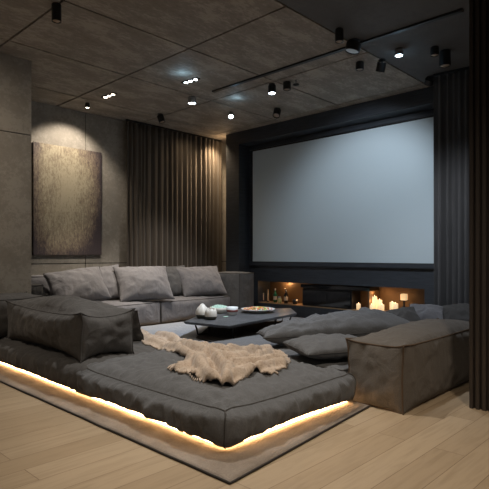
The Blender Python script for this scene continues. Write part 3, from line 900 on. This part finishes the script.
# lantern-like block candle on a raised stand
X = XP+.2
e = empty('candle_lantern', (X, YP(404, X), fz), 0, 'glowing square candle raised on a dark stand, rightmost in the niche', 'lantern')
bm = bmesh.new(); box(bm, (-.05, -.05, 0), (.05, .05, .02)); box(bm, (-.012, -.012, .02), (.012, .012, .19)); box(bm, (-.055, -.055, .19), (.055, .055, .2)); link('stand', bm, M['black'], e)
bm = bmesh.new(); box(bm, (-.042, -.042, .2), (.042, .042, .30), .004); link('wax', bm, M['candle'], e)

def bottle(px, dx, r, h, glass, cap, label):
    X = XP+dx; e = empty('bottle', (X, YP(px, X), fz), 0, label, 'bottle', 'bottles in the left niche')
    bm = bmesh.new(); lathe(bm, [(0, 0), (r, 0), (r, h*.58), (r*.85, h*.66), (r*.38, h*.76), (r*.34, h*.95), (0, h*.95)], 18); link('glass_body', bm, glass, e, True)
    bm = bmesh.new(); lathe(bm, [(r*.36, h*.86), (r*.42, h*.88), (r*.42, h), (0, h)], 14); link('cap', bm, cap, e, True)
    bm = bmesh.new(); lathe(bm, [(r*1.02, h*.2), (r*1.02, h*.46)], 18); link('paper_label', bm, M['label'], e, True)
bottle(275.2, .14, .038, .265, M['green_glass'], M['foil'], 'green glass bottle with silver cap in the left niche')
bottle(286.0, .14, .038, .275, M['dark_glass'], M['foil'], 'dark brown bottle with silver cap in the left niche')
X = XP+.09
e = empty('jar', (X, YP(279.6, X), fz), 0, 'small squat jar with pale yellow contents between the two bottles', 'jar')
bm = bmesh.new(); lathe(bm, [(0, 0), (.036, 0), (.042, .03), (.04, .08), (.028, .1), (0, .1)], 18); link('body', bm, flat('pale_yellow_jar', (.6, .52, .22), .3), e, True)
bm = bmesh.new(); lathe(bm, [(.03, .1), (.03, .125), (0, .125)], 16); link('lid', bm, M['foil'], e, True)
X = XP+.12
e = empty('tea_light_holder', (X, YP(295, X), fz), 0, 'black cup with a lit tea light at the right of the bottles', 'candle holder')
bm = bmesh.new(); lathe(bm, [(0, 0), (.045, 0), (.05, .09), (.044, .09), (.04, .02), (0, .02)], 20); link('cup', bm, M['black'], e, True)
bm = bmesh.new(); lathe(bm, [(0, .02), (.036, .02), (.036, .06), (0, .06)], 16); link('wax', bm, M['candle'], e, True)
for px, h, lab in ((263.3, .16, 'shorter slim bronze candle at the left end of the niche'), (268.0, .24, 'taller slim bronze candle left of the green bottle')):
    X = XP+.16
    e = empty('taper_candle', (X, YP(px, X), fz), 0, lab, 'candle', 'slim candles in the left niche')
    bm = bmesh.new(); lathe(bm, [(0, 0), (.03, 0), (.03, .012), (.016, .02), (0, .02)], 16); link('foot', bm, M['black'], e, True)
    bm = bmesh.new(); lathe(bm, [(.016, .018), (.015, h), (0, h+.004)], 14); link('wax', bm, flat('tan_wax', (.50, .33, .19), .5), e, True)
# warm shelf lamps hidden in the niche heads
for px, en in ((266, 1.3), (284, 1.3)):
    l = bpy.data.lights.new('niche_lamp', 'POINT'); l.energy = en; l.color = (1, .58, .26); l.shadow_soft_size = .02
    o = bpy.data.objects.new('niche_lamp', l); COL.objects.link(o); o.location = (XP+.26, YP(px, XP+.26), zn1-.05)
l = bpy.data.lights.new('niche_lamp', 'POINT'); l.energy = .8; l.color = (1, .55, .24); l.shadow_soft_size = .02
o = bpy.data.objects.new('niche_lamp', l); COL.objects.link(o); o.location = (XP+.13, YP(297.6, XP+.13), fz+.10)

# ------------------------------------------------------------------ ceiling fittings
def spotlight(px, py, r, h, lens, label, tilt=None, body='black', group='ceiling spotlights'):
    """px, py: middle of the fitting where it meets the ceiling"""
    p = G(px, py, ZC)
    e = empty('ceiling_spotlight', (p.x, p.y, ZC), 0, label, 'spotlight', group)
    bm = bmesh.new(); lathe(bm, [(0, 0), (r*.8, 0), (r*.8, -.008), (0, -.008)], 20); link('mount_plate', bm, M['black'], e)
    Mx = Matrix.Identity(3); z0 = -.008
    if tilt:
        az, an = tilt
        Mx = Matrix.Rotation(R(az), 3, 'Z') @ Matrix.Rotation(R(an), 3, 'Y'); z0 = -.03
        bm = bmesh.new(); tube(bm, [(0, 0, -.008), (0, 0, -.035)], .012, 8); link('swivel', bm, M['chrome'], e, True)
    bm = bmesh.new(); lathe(bm, [(0, 0), (r, 0), (r, -h), (r*.86, -h), (r*.86, -h+.012), (0, -h+.012)], 24)
    for v in bm.verts: v.co = Mx @ v.co+Vector((0, 0, z0))
    o = link('housing', bm, M[body], e, False)
    bm = bmesh.new(); lathe(bm, [(r*.84, -h+.008), (r*.5, -h-.002), (0, -h-.006)], 20)
    for v in bm.verts: v.co = Mx @ v.co+Vector((0, 0, z0))
    link('lens', bm, M[lens], e, True)
    return e
spotlight(56.5, 4, .045, .16, 'lens_off', 'unlit black cylinder spotlight nearest the top left corner of the photo')
spotlight(87.5, 103, .035, .07, 'lamp_warm', 'small lit warm spotlight above the painting')
spotlight(160, 114, .055, .12, 'lens_off', 'unlit black cylinder spotlight above the taupe curtain', (120, 20))
spotlight(192, 97, .062, .09, 'lamp_cool', 'lit steel spotlight just in front of the second triple downlight', None, 'chrome')
spotlight(231, 112, .045, .08, 'lamp_cool', 'lit tilted steel spotlight above the left end of the screen wall', (44, 40), 'chrome')
spotlight(272, 84, .055, .11, 'lamp_cool', 'lit black spotlight, left of a close pair over the pit', (44, 8))
spotlight(287, 82, .055, .10, 'lens_off', 'unlit black spotlight, right of a close pair over the pit')
spotlight(277.5, 108.5, .06, .12, 'lens_off', 'unlit black spotlight close to the top of the screen wall, left of centre', (20, 30))
spotlight(339.3, 29, .045, .13, 'lens_off', 'unlit tall black cylinder spotlight beside the light track')
spotlight(354, 41, .085, .09, 'lamp_dim', 'wide black spotlight with a lit corner, against the light track', (300, 14))
spotlight(359.7, 62, .05, .09, 'lens_off', 'short black spotlight below the wide one, over the screen')
spotlight(382, 60, .055, .11, 'lens_off', 'tilted black spotlight right of the short one, over the screen', (240, 25))
spotlight(399, 49, .05, .07, 'lamp_cool', 'round brightly lit cool spotlight on the plain plaster ceiling', None, 'chrome')
spotlight(434.7, 47, .048, .09, 'lens_off', 'black cylinder spotlight beside the largest one at the right')
spotlight(445, 51, .065, .17, 'lens_off', 'largest black cylinder spotlight above the charcoal curtain')
spotlight(430, 77, .06, .07, 'lens_off', 'round black ring spotlight where the charcoal curtain meets the screen wall', (220, 40))
# small sensor knob
p = G(296, 80, ZC)
e = empty('ceiling_sensor', (p.x, p.y, ZC), 0, 'small black sensor on a thin stem beside the close pair of spotlights', 'sensor')
bm = bmesh.new(); tube(bm, [(0, 0, 0), (0, 0, -.06)], .006, 6); link('stem', bm, M['black'], e)
bm = bmesh.new(); lathe(bm, [(0, -.05), (.04, -.055), (.045, -.07), (0, -.085)], 16); link('head', bm, M['black'], e, True)
# triple downlights
def triple(spots, label, mat):
    ps = [G(a, b, ZC) for a, b in spots]
    c = ps[1]
    e = empty('triple_downlight', (c.x, c.y, ZC), 0, label, 'downlight', 'triple downlights')
    d = (ps[2]-ps[0]).normalized(); n_ = Vector((-d.y, d.x, 0))
    bm = bmesh.new()
    L = (ps[2]-ps[0]).length/2+.06
    q = [d*L+n_*.035, d*L-n_*.035, -d*L-n_*.035, -d*L+n_*.035]
    lo = [bm.verts.new(v+Vector((0, 0, -.012))) for v in q]; hi = [bm.verts.new(v) for v in q]
    bm.faces.new(lo[::-1]); bm.faces.new(hi)
    for i in range(4): bm.faces.new((lo[i], lo[(i+1) % 4], hi[(i+1) % 4], hi[i]))
    bmesh.ops.recalc_face_normals(bm, faces=bm.faces)
    link('frame', bm, M['black'], e)
    for p in ps:
        bm = bmesh.new(); lathe(bm, [(.027, -.010), (.026, -.016), (0, -.018)], 18)
        for v in bm.verts: v.co += Vector((p.x-c.x, p.y-c.y, 0))
        link('lens', bm, mat, e, True)
triple([(105.5, 96.5), (109, 95.2), (113, 93.8)], 'triple row of warm recessed downlights, over the left wall', M['lamp_warm'])
triple([(186, 81.8), (190.5, 80.3), (195.5, 78.8)], 'triple row of white recessed downlights, nearer the room middle', M['lamp_cool'])

# point lamps added in mid-air to imitate spill of the cool fittings
for px, py, en in ((183, 73, .7), (236, 98, .55), (399, 50, .5)):
    p = G(px, py, ZC)
    l = bpy.data.lights.new('added_spill_lamp', 'POINT'); l.energy = en; l.color = (.45, .75, 1.0); l.shadow_soft_size = .03
    o = bpy.data.objects.new('added_spill_lamp', l); COL.objects.link(o); o.location = (p.x, p.y, ZC-.10)

p = Vector((7.12, 7.42, 3.38))
l = bpy.data.lights.new('added_spill_lamp', 'POINT'); l.energy = 2.2; l.color = (1.0, .66, .36); l.shadow_soft_size = .04  # mid-air point lamp added for a warm glow by the curtain head
o = bpy.data.objects.new('added_spill_lamp', l); COL.objects.link(o); o.location = p
